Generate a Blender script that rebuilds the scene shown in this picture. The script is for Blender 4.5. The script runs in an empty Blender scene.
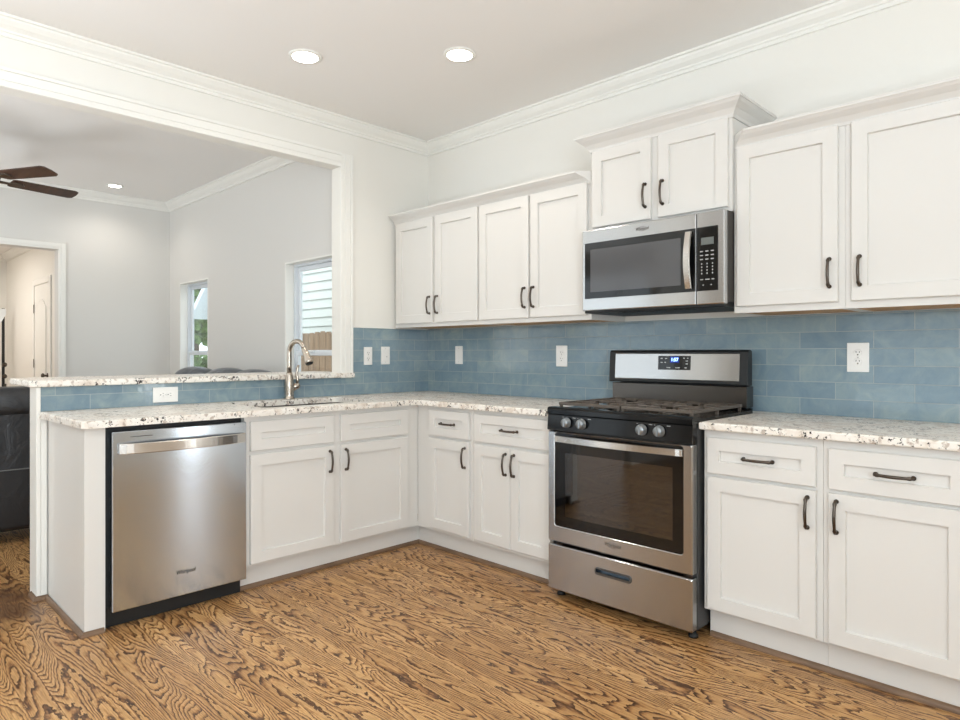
import bpy, bmesh, math, random
from mathutils import Vector, Matrix
random.seed(7)
S = bpy.context.scene
C = S.collection

# ------------------------------------------------------------------ camera
cd = bpy.data.cameras.new('camera'); cam = bpy.data.objects.new('camera', cd); C.objects.link(cam)
cam.location = (3.7581, -3.2459, 1.2)
cam.rotation_euler = (math.pi/2, 0, 0.7793)
cd.sensor_width = 36; cd.sensor_fit = 'HORIZONTAL'
cd.lens = 652.7/960*36
cd.shift_y = -6.9/960
cd.clip_start = 0.02
S.camera = cam
# ------------------------------------------------------------------ world, sun, exposure
S.view_settings.view_transform = 'Standard'; S.view_settings.look = 'None'
S.view_settings.gamma = 1; S.view_settings.use_curve_mapping = False
S.view_settings.exposure = 0.0
W = bpy.data.worlds.new('sky'); S.world = W; W.use_nodes = True
bg = W.node_tree.nodes['Background']; bg.inputs[0].default_value = (0.86, 0.93, 1.0, 1); bg.inputs[1].default_value = 2.2
def area(name, loc, rot, sx, sy, power, col=(1, 1, 1)):
    l = bpy.data.lights.new(name, 'AREA'); l.shape = 'RECTANGLE'; l.size = sx; l.size_y = sy; l.energy = power; l.color = col
    o = bpy.data.objects.new(name, l); C.objects.link(o); o.location = loc; o.rotation_euler = rot; return o
R90 = math.pi/2
sl = bpy.data.lights.new('sun', 'SUN'); sl.energy = 1.6; sl.angle = 0.3; sl.color = (1, .97, .92)
so = bpy.data.objects.new('sun', sl); C.objects.link(so); so.rotation_euler = (math.radians(38), 0, math.radians(-25))
# unseen area lights added to fill the rooms; low ones aim up at ceilings
area('fill_up_rear', (2.9, -4.6, .35), (R90+1.85, 0, 0), 2.9, 1.9, 128, (.83, .925, 1))  # added near the floor, aimed up so the ceiling bounces light
area('fill_side', (5.42, -3.9, 1.5), (R90+.7, 0, R90-.15), 1.6, 1.4, 124, (.82, .92, 1))  # added fill for the sink wall and its cabinets
area('fill_up_living', (-1.7, -5.0, .4), (R90+1.75, 0, 0), 2.6, 2.0, 120, (.83, .925, 1))  # added low upward fill for the living room ceiling
area('streak_light', (5.44, -.15, 1.15), (R90, 0, R90), .15, 1.9, 9, (.95, .98, 1))  # added strip for the bright streak mirrored in the dishwasher
area('fill_hall', (-5.6, -2.6, 2.45), (0, 0, 0), 1.6, .7, 25, (1, .95, .9))  # added fill under the hall ceiling

# ------------------------------------------------------------------ materials
def s2l(c):
    return tuple(((v/255)/12.92 if v/255 <= .04045 else ((v/255+.055)/1.055)**2.4) for v in c)
def mat(name, rgb, rough=.5, metal=0, **k):
    m = bpy.data.materials.new(name); m.use_nodes = True
    b = m.node_tree.nodes['Principled BSDF']
    b.inputs['Base Color'].default_value = (*s2l(rgb), 1); b.inputs['Roughness'].default_value = rough; b.inputs['Metallic'].default_value = metal
    for kk, v in k.items(): b.inputs[kk.replace('_', ' ')].default_value = v
    return m
def N(m, t, **k):
    n = m.node_tree.nodes.new(t)
    for kk, v in k.items():
        if kk.startswith('i_'):
            n.inputs[int(kk[2:]) if kk[2:].isdigit() else kk[2:].replace('_', ' ')].default_value = v
        else: setattr(n, kk, v)
    return n
def L(m, a, ao, b, bi): m.node_tree.links.new(a.outputs[ao], b.inputs[bi])
def P(m): return m.node_tree.nodes['Principled BSDF']
def ramp(m, stops, interp='LINEAR'):
    r = N(m, 'ShaderNodeValToRGB'); cr = r.color_ramp; cr.interpolation = interp
    while len(cr.elements) < len(stops): cr.elements.new(.5)
    for e, (p, c) in zip(cr.elements, stops): e.position = p; e.color = (*s2l(c), 1) if len(c) == 3 else c
    return r
def bump(m, src, out, strength, dist=.002):
    b = N(m, 'ShaderNodeBump'); b.inputs['Strength'].default_value = strength; b.inputs['Distance'].default_value = dist
    L(m, src, out, b, 'Height'); L(m, b, 0, P(m), 'Normal'); return b
def math_n(m, op, a, b=None, c=None):
    n = N(m, 'ShaderNodeMath', operation=op)
    for i, v in enumerate((a, b, c)):
        if v is None: continue
        if isinstance(v, (int, float)): n.inputs[i].default_value = v
        else: m.node_tree.links.new(v, n.inputs[i])
    return n.outputs[0]

M = {}
def painted(name, rgb, rough, b=.05, scale=220):
    m = mat(name, rgb, rough); tc = N(m, 'ShaderNodeTexCoord'); n = N(m, 'ShaderNodeTexNoise', i_Scale=scale, i_Detail=3)
    L(m, tc, 'Object', n, 'Vector'); bump(m, n, 0, b, .001); return m
M['wall'] = painted('wall_paint', (236, 233, 226), .75)
M['wall_living'] = painted('living_wall_paint', (222, 219, 214), .75)
M['wall_low_bounce'] = painted('low_bounce_taupe', (156, 148, 138), .75)  # unseen rear walls darkened to cut light bounced onto the cabinets
M['ceiling'] = painted('ceiling_paint', (240, 237, 233), .85)
M['trim'] = painted('trim_paint', (240, 238, 232), .38, .02)
M['cab'] = painted('cabinet_paint', (222, 219, 214), .36, .02)
M['cab_under'] = None
M['plate'] = mat('white_plastic', (240, 238, 234), .35)
M['slot'] = mat('outlet_slot', (45, 42, 40), .6)
M['bronze'] = mat('dark_nickel', (92, 84, 77), .3, 1)
M['black'] = mat('black_enamel', (12, 12, 13), .12, Specular_IOR_Level=.3)
M['blackmat'] = mat('black_plastic', (22, 24, 25), .5)
M['iron'] = mat('cast_iron', (92, 82, 73), .42)
M['screen'] = mat('black_glass', (12, 12, 13), .06)
M['mwdoor'] = mat('microwave_glass', (84, 84, 86), .1)
M['nickel'] = mat('brushed_nickel', (190, 180, 168), .27, 1)
M['hinge'] = mat('hinge_metal', (90, 84, 76), .4, 1)
M['grey_print'] = mat('grey_print', (190, 190, 188), .5)
M['dark_print'] = mat('dark_print', (38, 36, 34), .5)
M['emboss'] = mat('engraved_print', (104, 98, 92), .45, .6)
M['vinyl'] = mat('window_vinyl', (226, 230, 234), .4)
M['concrete'] = mat('pale_ground', (170, 168, 150), .9)

def steel(name, rgb, rough, an=.75, rot=.25):
    m = mat(name, rgb, rough, 1); b = P(m)
    b.inputs['Anisotropic'].default_value = an; b.inputs['Anisotropic Rotation'].default_value = rot
    t = N(m, 'ShaderNodeTangent', direction_type='RADIAL', axis='Z'); L(m, t, 0, b, 'Tangent')
    tc = N(m, 'ShaderNodeTexCoord'); mp = N(m, 'ShaderNodeMapping'); mp.inputs['Scale'].default_value = (3, 3, 600)
    n = N(m, 'ShaderNodeTexNoise', i_Scale=1.0, i_Detail=3); L(m, tc, 'Object', mp, 0); L(m, mp, 0, n, 'Vector')
    r = N(m, 'ShaderNodeMapRange'); r.inputs[3].default_value = rough-.02; r.inputs[4].default_value = rough+.02
    L(m, n, 0, r, 0); L(m, r, 0, b, 'Roughness'); return m
M['steel'] = steel('brushed_stainless', (196, 206, 216), .15, .72)
M['steel_warm'] = steel('brushed_stainless_warm', (186, 186, 186), .22, .85)
M['steel_bright'] = steel('polished_stainless', (214, 212, 208), .2, .5)
M['steel_dark'] = steel('dark_stainless', (96, 92, 88), .3)

# raw plywood underside of the wall cabinets
m = mat('raw_plywood', (190, 150, 105), .6); tc = N(m, 'ShaderNodeTexCoord'); mp = N(m, 'ShaderNodeMapping'); mp.inputs['Scale'].default_value = (3, 40, 3)
n = N(m, 'ShaderNodeTexNoise', i_Scale=2, i_Detail=4); L(m, tc, 'Object', mp, 0); L(m, mp, 0, n, 'Vector')
r = ramp(m, [(.3, (168, 126, 84)), (.7, (206, 168, 122))]); L(m, n, 0, r, 0); L(m, r, 0, P(m), 'Base Color'); M['ply'] = m

# granite
def granite(name, base, mid):
    m = mat(name, (225, 218, 208), .3)
    tc = N(m, 'ShaderNodeTexCoord')
    n1 = N(m, 'ShaderNodeTexNoise', i_Scale=11, i_Detail=6, i_Roughness=.65, i_Distortion=.6); L(m, tc, 'Object', n1, 'Vector')
    r1 = ramp(m, [(.30, mid), (.40, (230, 220, 208)), (.50, base), (.75, (244, 241, 234))]); L(m, n1, 0, r1, 0)
    n2 = N(m, 'ShaderNodeTexNoise', i_Scale=62, i_Detail=5, i_Roughness=.7); L(m, tc, 'Object', n2, 'Vector')
    n3 = N(m, 'ShaderNodeTexNoise', i_Scale=14, i_Detail=2); L(m, tc, 'Object', n3, 'Vector')
    a = math_n(m, 'MULTIPLY_ADD', n3.outputs[0], .42, n2.outputs[0])
    r2 = ramp(m, [(.80, (0, 0, 0, 1)), (.835, (1, 1, 1, 1))]); m.node_tree.links.new(a, r2.inputs[0])
    mx = N(m, 'ShaderNodeMix', data_type='RGBA'); L(m, r2, 0, mx, 0); L(m, r1, 0, mx, 6); mx.inputs[7].default_value = (*s2l((52, 46, 44)), 1)
    n4 = N(m, 'ShaderNodeTexNoise', i_Scale=48, i_Detail=3); L(m, tc, 'Object', n4, 'Vector')
    r4 = ramp(m, [(.56, (0, 0, 0, 1)), (.64, (.8, .8, .8, 1))]); L(m, n4, 0, r4, 0)
    mx2 = N(m, 'ShaderNodeMix', data_type='RGBA'); L(m, r4, 0, mx2, 0); L(m, mx, 2, mx2, 6); mx2.inputs[7].default_value = (*s2l((186, 170, 156)), 1)
    P(m).inputs['Specular IOR Level'].default_value = .22
    L(m, mx2, 2, P(m), 'Base Color'); return m
M['granite'] = granite('speckled_granite', (240, 234, 225), (204, 188, 174))

# glazed tile, running bond; ax = which axis runs along the wall
def tile(name, ax, phase):
    m = mat(name, (110, 140, 155), .1)
    tc = N(m, 'ShaderNodeTexCoord'); sp = N(m, 'ShaderNodeSeparateXYZ'); L(m, tc, 'Object', sp, 0)
    cb = N(m, 'ShaderNodeCombineXYZ')
    m.node_tree.links.new(math_n(m, 'ADD', sp.outputs[ax], phase), cb.inputs[0])
    m.node_tree.links.new(math_n(m, 'ADD', sp.outputs[2], -.914+.0767*20), cb.inputs[1])
    br = N(m, 'ShaderNodeTexBrick', offset=.5, offset_frequency=2, squash=1)
    for k, v in (('Scale', 1), ('Mortar Size', .0016), ('Mortar Smooth', .15), ('Bias', 0), ('Brick Width', .305), ('Row Height', .0767)): br.inputs[k].default_value = v
    br.inputs['Color1'].default_value = (0, 0, 0, 1); br.inputs['Color2'].default_value = (1, 1, 1, 1); br.inputs['Mortar'].default_value = (.5, .5, .5, 1)
    L(m, cb, 0, br, 'Vector')
    n = N(m, 'ShaderNodeTexNoise', i_Scale=9, i_Detail=6, i_Roughness=.7, i_Distortion=.8); L(m, tc, 'Object', n, 'Vector')
    v = math_n(m, 'MULTIPLY_ADD', n.outputs[0], 1.05, math_n(m, 'MULTIPLY_ADD', br.outputs['Color'], .26, -.1))
    r = ramp(m, [(.2, (106, 130, 146)), (.5, (124, 145, 156)), (.72, (140, 158, 163)), (.95, (162, 174, 172))]); m.node_tree.links.new(v, r.inputs[0])
    mx = N(m, 'ShaderNodeMix', data_type='RGBA'); L(m, br, 'Fac', mx, 0); L(m, r, 0, mx, 6); mx.inputs[7].default_value = (*s2l((158, 167, 168)), 1)
    L(m, mx, 2, P(m), 'Base Color')
    ro = N(m, 'ShaderNodeMapRange'); ro.inputs[3].default_value = .09; ro.inputs[4].default_value = .7; L(m, br, 'Fac', ro, 0); L(m, ro, 0, P(m), 'Roughness')
    n2 = N(m, 'ShaderNodeTexNoise', i_Scale=16, i_Detail=2); L(m, tc, 'Object', n2, 'Vector')
    h = math_n(m, 'MULTIPLY_ADD', br.outputs['Fac'], -.35, n2.outputs[0])
    b = N(m, 'ShaderNodeBump'); b.inputs['Strength'].default_value = .3; b.inputs['Distance'].default_value = .004
    m.node_tree.links.new(h, b.inputs['Height']); L(m, b, 0, P(m), 'Normal')
    return m
M['tile_r'] = tile('glazed_tile_stove_wall', 0, -.08+.305*20)
M['tile_l'] = tile('glazed_tile_sink_wall', 1, .598+.305*20)

# oak floor: contour lines of a stretched noise give the cathedral grain
m = mat('oak_floor', (175, 125, 72), .33)
tc = N(m, 'ShaderNodeTexCoord'); sp = N(m, 'ShaderNodeSeparateXYZ'); L(m, tc, 'Object', sp, 0)
br = N(m, 'ShaderNodeTexBrick', offset=.37, offset_frequency=2)
for k, v in (('Scale', 1), ('Mortar Size', .0006), ('Mortar Smooth', .3), ('Brick Width', 1.45), ('Row Height', .083)): br.inputs[k].default_value = v
br.inputs['Color1'].default_value = (0, 0, 0, 1); br.inputs['Color2'].default_value = (1, 1, 1, 1); br.inputs['Mortar'].default_value = (.5, .5, .5, 1)
off = N(m, 'ShaderNodeVectorMath', operation='ADD'); off.inputs[1].default_value = (20, 20.02, 0); L(m, tc, 'Object', off, 0); L(m, off, 0, br, 'Vector')
shift = math_n(m, 'MULTIPLY', br.outputs['Color'], 37.0)
cb = N(m, 'ShaderNodeCombineXYZ')
m.node_tree.links.new(math_n(m, 'MULTIPLY_ADD', sp.outputs[0], 1.15, shift), cb.inputs[0])
m.node_tree.links.new(math_n(m, 'MULTIPLY', sp.outputs[1], 7.5), cb.inputs[1])
m.node_tree.links.new(shift, cb.inputs[2])
nA = N(m, 'ShaderNodeTexNoise', i_Scale=1.0, i_Detail=1.2, i_Roughness=.45); L(m, cb, 0, nA, 'Vector')
mpj = N(m, 'ShaderNodeMapping'); mpj.inputs['Scale'].default_value = (22, 60, 1); L(m, tc, 'Object', mpj, 0)
nJ = N(m, 'ShaderNodeTexNoise', i_Scale=1.0, i_Detail=3, i_Roughness=.6); L(m, mpj, 0, nJ, 'Vector')
cont = math_n(m, 'MULTIPLY_ADD', nJ.outputs[0], .045, nA.outputs[0])
saw = math_n(m, 'FRACT', math_n(m, 'MULTIPLY', cont, math_n(m, 'MULTIPLY_ADD', br.outputs['Color'], 17.0, 20.0)))
mps = N(m, 'ShaderNodeMapping'); mps.inputs['Scale'].default_value = (5, 26, 1); L(m, tc, 'Object', mps, 0)
nS = N(m, 'ShaderNodeTexNoise', i_Scale=1.0, i_Detail=4, i_Roughness=.65); L(m, mps, 0, nS, 'Vector')
g = math_n(m, 'MULTIPLY_ADD', nS.outputs[0], .55, math_n(m, 'MULTIPLY', saw, .75))
gr = ramp(m, [(.0, (224, 180, 124)), (.62, (216, 170, 113)), (.78, (186, 138, 88)), (.89, (128, 90, 58)), (1, (92, 64, 42))]); m.node_tree.links.new(g, gr.inputs[0])
mpf = N(m, 'ShaderNodeMapping'); mpf.inputs['Scale'].default_value = (12, 320, 1); L(m, tc, 'Object', mpf, 0)
nF = N(m, 'ShaderNodeTexNoise', i_Scale=1.0, i_Detail=3); L(m, mpf, 0, nF, 'Vector')
fr = ramp(m, [(.35, (205, 200, 196)), (.6, (255, 255, 255))]); L(m, nF, 0, fr, 0)
mu = N(m, 'ShaderNodeMix', data_type='RGBA', blend_type='MULTIPLY'); mu.inputs[0].default_value = 1; L(m, gr, 0, mu, 6); L(m, fr, 0, mu, 7)
pr = ramp(m, [(0, (222, 214, 206)), (1, (255, 255, 255))]); L(m, br, 'Color', pr, 0)
mu2 = N(m, 'ShaderNodeMix', data_type='RGBA', blend_type='MULTIPLY'); mu2.inputs[0].default_value = 1; L(m, mu, 2, mu2, 6); L(m, pr, 0, mu2, 7)
# worn, water-stained boards by the end of the half wall
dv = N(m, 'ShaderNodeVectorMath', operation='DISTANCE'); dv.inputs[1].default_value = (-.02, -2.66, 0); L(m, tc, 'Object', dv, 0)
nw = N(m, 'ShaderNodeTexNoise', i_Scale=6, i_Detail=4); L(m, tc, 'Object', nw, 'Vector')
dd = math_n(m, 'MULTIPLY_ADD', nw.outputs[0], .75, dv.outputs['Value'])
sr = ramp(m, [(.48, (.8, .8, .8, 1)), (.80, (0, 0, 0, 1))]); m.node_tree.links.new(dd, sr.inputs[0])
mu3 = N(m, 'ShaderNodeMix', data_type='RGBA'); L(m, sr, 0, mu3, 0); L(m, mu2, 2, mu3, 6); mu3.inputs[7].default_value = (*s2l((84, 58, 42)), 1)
mo = N(m, 'ShaderNodeMix', data_type='RGBA'); L(m, br, 'Fac', mo, 0); L(m, mu3, 2, mo, 6); mo.inputs[7].default_value = (*s2l((110, 72, 42)), 1)
L(m, mo, 2, P(m), 'Base Color')
P(m).inputs['Specular IOR Level'].default_value = .35
bump(m, nF, 0, .12, .001); M['floor'] = m
def wood(name, a, b, rough=.45, sc=(4, 40, 40)):
    m = mat(name, a, rough); tc = N(m, 'ShaderNodeTexCoord'); mp = N(m, 'ShaderNodeMapping'); mp.inputs['Scale'].default_value = sc
    n = N(m, 'ShaderNodeTexNoise', i_Scale=1, i_Detail=4); L(m, tc, 'Object', mp, 0); L(m, mp, 0, n, 'Vector')
    r = ramp(m, [(.3, a), (.7, b)]); L(m, n, 0, r, 0); L(m, r, 0, P(m), 'Base Color'); return m
M['shoe'] = wood('stained_shoe_molding', (104, 80, 60), (134, 106, 82), .45, (8, 8, 60))
M['blade'] = wood('fan_blade_walnut', (52, 34, 26), (78, 52, 38), .45)
M['fence'] = wood('weathered_fence', (112, 92, 72), (158, 134, 108), .8, (60, 4, 3))
m = mat('black_leather', (44, 44, 46), .4); tc = N(m, 'ShaderNodeTexCoord'); n = N(m, 'ShaderNodeTexNoise', i_Scale=7, i_Detail=5, i_Distortion=1.2); L(m, tc, 'Object', n, 'Vector'); bump(m, n, 0, .5, .02); M['leather'] = m
m = mat('slate_leather', (58, 66, 76), .3); tc = N(m, 'ShaderNodeTexCoord'); n = N(m, 'ShaderNodeTexNoise', i_Scale=6, i_Detail=4, i_Distortion=1); L(m, tc, 'Object', n, 'Vector'); bump(m, n, 0, .6, .03); M['slate'] = m
M['stitch'] = mat('grey_stitching', (120, 120, 120), .6)
M['siding'] = painted('mint_siding', (204, 210, 205), .7)
M['siding2'] = painted('white_siding', (232, 236, 238), .7)
M['soffit'] = mat('white_soffit', (222, 232, 240), .6)
M['roof'] = mat('grey_shingle', (120, 120, 124), .9)
m = mat('leaves', (88, 122, 66), .6); tc = N(m, 'ShaderNodeTexCoord'); n = N(m, 'ShaderNodeTexNoise', i_Scale=5, i_Detail=3); L(m, tc, 'Object', n, 'Vector')
r = ramp(m, [(.3, (62, 96, 50)), (.7, (136, 166, 100))]); L(m, n, 0, r, 0); L(m, r, 0, P(m), 'Base Color'); M['leaf'] = m
M['bark'] = mat('bark', (92, 76, 62), .9)
def emis(name, rgb, st):
    m = mat(name, rgb, .5); P(m).inputs['Emission Color'].default_value = (*s2l(rgb), 1); P(m).inputs['Emission Strength'].default_value = st; return m
M['lens'] = emis('lamp_lens', (255, 246, 232), 14)
M['digit'] = emis('lit_digits', (150, 190, 255), 4)
M['digitglow'] = emis('lit_display', (6, 36, 110), 1.0)
M['lcd'] = emis('lcd_display', (96, 100, 96), .15)
# thin clear glass
def glass(name, tint, refl_rough=.02, ior=1.45):
    m = bpy.data.materials.new(name); m.use_nodes = True; nt = m.node_tree; nt.nodes.remove(P(m)); o = nt.nodes['Material Output']
    t = N(m, 'ShaderNodeBsdfTransparent'); t.inputs[0].default_value = (*tint, 1)
    g = N(m, 'ShaderNodeBsdfGlossy'); g.inputs['Roughness'].default_value = refl_rough
    f = N(m, 'ShaderNodeLayerWeight'); x = N(m, 'ShaderNodeMixShader'); f0 = ((ior-1)/(ior+1))**2
    pw = math_n(m, 'POWER', f.outputs['Facing'], 5.0); m.node_tree.links.new(math_n(m, 'MULTIPLY_ADD', pw, 1-f0, f0), x.inputs[0]); L(m, t, 0, x, 1); L(m, g, 0, x, 2); L(m, x, 0, o, 0); return m
M['glass'] = glass('window_glass', (.96, .98, .98))
M['ovenglass'] = glass('oven_glass', (.35, .30, .26), .03, 2.15)
M['cavity'] = mat('oven_interior', (96, 76, 62), .5)

# ------------------------------------------------------------------ mesh helpers
def NB(): return bmesh.new()
def box(bm, x0, x1, y0, y1, z0, z1, bev=0, seg=1):
    if x1 < x0: x0, x1 = x1, x0
    if y1 < y0: y0, y1 = y1, y0
    if z1 < z0: z0, z1 = z1, z0
    r = bmesh.ops.create_cube(bm, size=1)
    for v in r['verts']: v.co = Vector((x0+(v.co.x+.5)*(x1-x0), y0+(v.co.y+.5)*(y1-y0), z0+(v.co.z+.5)*(z1-z0)))
    if bev:
        es = list({e for v in r['verts'] for e in v.link_edges})
        bmesh.ops.bevel(bm, geom=es, offset=bev, segments=seg, affect='EDGES', profile=.5)
def tube(bm, pts, rad, seg=10, cap=True):
    pts = [Vector(p) for p in pts]; n = len(pts)
    if not isinstance(rad, (list, tuple)): rad = [rad]*n
    T = [(pts[min(i+1, n-1)]-pts[max(i-1, 0)]).normalized() for i in range(n)]
    up = Vector((0, 0, 1)) if abs(T[0].z) < .9 else Vector((1, 0, 0))
    u = T[0].cross(up).normalized(); rings = []
    for i in range(n):
        u = (u - T[i]*u.dot(T[i])).normalized(); w = T[i].cross(u)
        rings.append([bm.verts.new(pts[i]+(u*math.cos(a)+w*math.sin(a))*rad[i]) for a in [2*math.pi*k/seg for k in range(seg)]])
    for a, b in zip(rings, rings[1:]):
        for k in range(seg): bm.faces.new((a[k], a[(k+1) % seg], b[(k+1) % seg], b[k])).smooth = True
    if cap: bm.faces.new(rings[0][::-1]); bm.faces.new(rings[-1])
def lathe(bm, prof, o, axis='z', seg=20):
    o = Vector(o)
    ax = {'x': (Vector((0, 1, 0)), Vector((0, 0, 1)), Vector((1, 0, 0))), 'y': (Vector((0, 0, 1)), Vector((1, 0, 0)), Vector((0, 1, 0))),
          'z': (Vector((1, 0, 0)), Vector((0, 1, 0)), Vector((0, 0, 1))), '-y': (Vector((1, 0, 0)), Vector((0, 0, 1)), Vector((0, -1, 0)))}[axis] if isinstance(axis, str) else axis
    rings = []
    for r, h in prof:
        r = max(r, 1e-5)
        rings.append([bm.verts.new(o+ax[0]*(r*math.cos(a))+ax[1]*(r*math.sin(a))+ax[2]*h) for a in [2*math.pi*k/seg for k in range(seg)]])
    for a, b in zip(rings, rings[1:]):
        for k in range(seg): bm.faces.new((a[k], a[(k+1) % seg], b[(k+1) % seg], b[k])).smooth = True
    bm.faces.new(rings[0][::-1]); bm.faces.new(rings[-1])
def sweep(bm, path, prof, zb, side=1, cut=(0, 0)):
    """prof (out, up) swept along an XY path with mitred corners; out is to the left of travel when side=1"""
    path = [Vector((p[0], p[1])) for p in path]; n = len(path); rings = []
    for i in range(n):
        ns = []
        if i > 0: d = (path[i]-path[i-1]).normalized(); ns.append(Vector((-d.y, d.x))*side)
        if i < n-1: d = (path[i+1]-path[i]).normalized(); ns.append(Vector((-d.y, d.x))*side)
        mv = ns[0] if len(ns) == 1 else (ns[0]+ns[1])/(1+ns[0].dot(ns[1]))
        k_ = cut[0] if i == 0 else cut[1] if i == n-1 else 0
        rings.append([bm.verts.new((path[i].x+mv.x*o+d.x*k_*o, path[i].y+mv.y*o+d.y*k_*o, zb+h)) for o, h in prof])
    k = len(prof)
    for a, b in zip(rings, rings[1:]):
        for j in range(k): bm.faces.new((a[j], a[(j+1) % k], b[(j+1) % k], b[j]))
    bm.faces.new(rings[0][::-1]); bm.faces.new(rings[-1])
def prism(bm, pts, z0, z1, bev=0):
    a = [bm.verts.new((x, y, z0)) for x, y in pts]; b = [bm.verts.new((x, y, z1)) for x, y in pts]; n = len(pts)
    bm.faces.new(a[::-1]); bm.faces.new(b); es = []
    for i in range(n): bm.faces.new((a[i], a[(i+1) % n], b[(i+1) % n], b[i]))
    if bev:
        es = [e for v in a+b for e in v.link_edges if abs(e.verts[0].co.z-e.verts[1].co.z) < 1e-6]
        bmesh.ops.bevel(bm, geom=list(set(es)), offset=bev, segments=2, affect='EDGES', profile=.5)
def extrude_profile(bm, prof, f, u0, u1):
    """closed profile of (v,w) extruded along u through mapping f(u,v,w)"""
    a = [bm.verts.new(f(u0, v, w)) for v, w in prof]; b = [bm.verts.new(f(u1, v, w)) for v, w in prof]; n = len(prof)
    for i in range(n): bm.faces.new((a[i], a[(i+1) % n], b[(i+1) % n], b[i]))
    bm.faces.new(a[::-1]); bm.faces.new(b)
ORG = {}
def thing(name, label, cat, loc=(0, 0, 0), group=None):
    o = bpy.data.objects.new(name, None); C.objects.link(o); o.location = loc; o.empty_display_size = .1
    o['label'] = label; o['category'] = cat
    if group: o['group'] = group
    ORG[o.name] = Vector(loc); return o
def structure(name, loc=(0, 0, 0)):
    o = bpy.data.objects.new(name, None); C.objects.link(o); o.location = loc; o['kind'] = 'structure'; ORG[o.name] = Vector(loc); return o
def obj(name, bm, m, parent=None, smooth=False, loc=None, label=None):
    bmesh.ops.recalc_face_normals(bm, faces=bm.faces)
    o = ORG[parent.name] if parent else Vector(loc) if loc else Vector((0, 0, 0))
    if o.length: bmesh.ops.translate(bm, verts=bm.verts, vec=-o)
    me = bpy.data.meshes.new(name); bm.to_mesh(me); bm.free()
    if m: me.materials.append(m)
    if smooth:
        for p_ in me.polygons: p_.use_smooth = True
    ob = bpy.data.objects.new(name, me); C.objects.link(ob)
    if parent: ob.parent = parent
    else: ob.location = o
    ORG[ob.name] = o
    if label: ob['label'] = label
    return ob
def tag(o, label, cat, group=None):
    o['label'] = label; o['category'] = cat
    if group: o['group'] = group
    return o
def struct(name, bm, m, parent=None):
    o = obj(name, bm, m, parent)
    if not parent: o['kind'] = 'structure'
    return o
def text(name, body, size, m, parent, loc, rot, shear=0, ext=.0003, align='CENTER', sx=1):
    c = bpy.data.curves.new(name, 'FONT'); c.body = body; c.size = size; c.extrude = ext; c.align_x = align; c.align_y = 'CENTER'; c.shear = shear; c.offset = size*.02
    o = bpy.data.objects.new(name, c); C.objects.link(o); c.materials.append(m); o.parent = parent
    me = bpy.data.meshes.new_from_object(o.evaluated_get(bpy.context.evaluated_depsgraph_get())); bpy.data.objects.remove(o)
    o = bpy.data.objects.new(name, me); C.objects.link(o); o.parent = parent
    o.location = Vector(loc)-ORG[parent.name]; o.rotation_euler = rot; o.scale = (sx, 1, 1); ORG[o.name] = ORG[parent.name]; return o
FR = lambda y: (lambda u, v, w: Vector((u, y-w, v)))     # fronts facing -Y (stove wall): u = x
FL = lambda x: (lambda u, v, w: Vector((x+w, u, v)))     # fronts facing +X (sink wall): u = y
ROT_R = (R90, 0, 0); ROT_L = (R90, 0, R90)
def fbox(bm, f, u0, u1, v0, v1, w0, w1, bev=0, seg=1):
    a, b = f(u0, v0, w0), f(u1, v1, w1); box(bm, a.x, b.x, a.y, b.y, a.z, b.z, bev, seg)

# ------------------------------------------------------------------ the room shell
ZC = 2.774
YJ = -.779; YW = -.64; XF = -3.43; ZO = 2.456
b = NB(); box(b, -7.3, 5.6, -6.2, .14, -.12, 0); struct('floor', b, M['floor'])
b = NB(); box(b, -.104, 5.6, -5.4, .14, ZC, ZC+.1); struct('ceiling', b, M['ceiling'])
b = NB(); box(b, XF-.14, -.104, -6.2, -.5, ZC, ZC+.1); struct('ceiling_living', b, M['ceiling'])
b = NB(); box(b, -.104, 5.6, 0, .14, 0, ZC); struct('wall_right', b, M['wall'])
b = NB(); box(b, -.104, 0, YJ, 0, 0, ZC); box(b, -.104, 0, -4.3, YJ, ZO, ZC); box(b, -.104, 0, -5.3, -4.3, 0, ZC); struct('wall_left', b, M['wall'])
b = NB(); box(b, -.128, -.008, -2.492, YJ-.0005, 0, 1.034); struct('wall_half', b, M['trim'])
# unseen sides of the kitchen: openings are for windows invented to supply daylight
b = NB(); box(b, 0, 1.5, -5.4, -5.28, 0, ZC); box(b, 4.3, 5.6, -5.4, -5.28, 0, ZC); box(b, 1.5, 4.3, -5.4, -5.28, 2.35, ZC); struct('wall_rear', b, M['wall_low_bounce'])
b = NB(); box(b, 5.48, 5.6, -5.28, -4.7, 0, ZC); box(b, 5.48, 5.6, -3.1, -.24, 0, ZC); box(b, 5.48, 5.6, -.06, 0, 0, ZC)
box(b, 5.48, 5.6, -4.7, -3.1, 0, .8); box(b, 5.48, 5.6, -4.7, -3.1, 2.2, ZC); box(b, 5.48, 5.6, -.24, -.06, 2.1, ZC); struct('wall_side', b, M['wall'])
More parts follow.
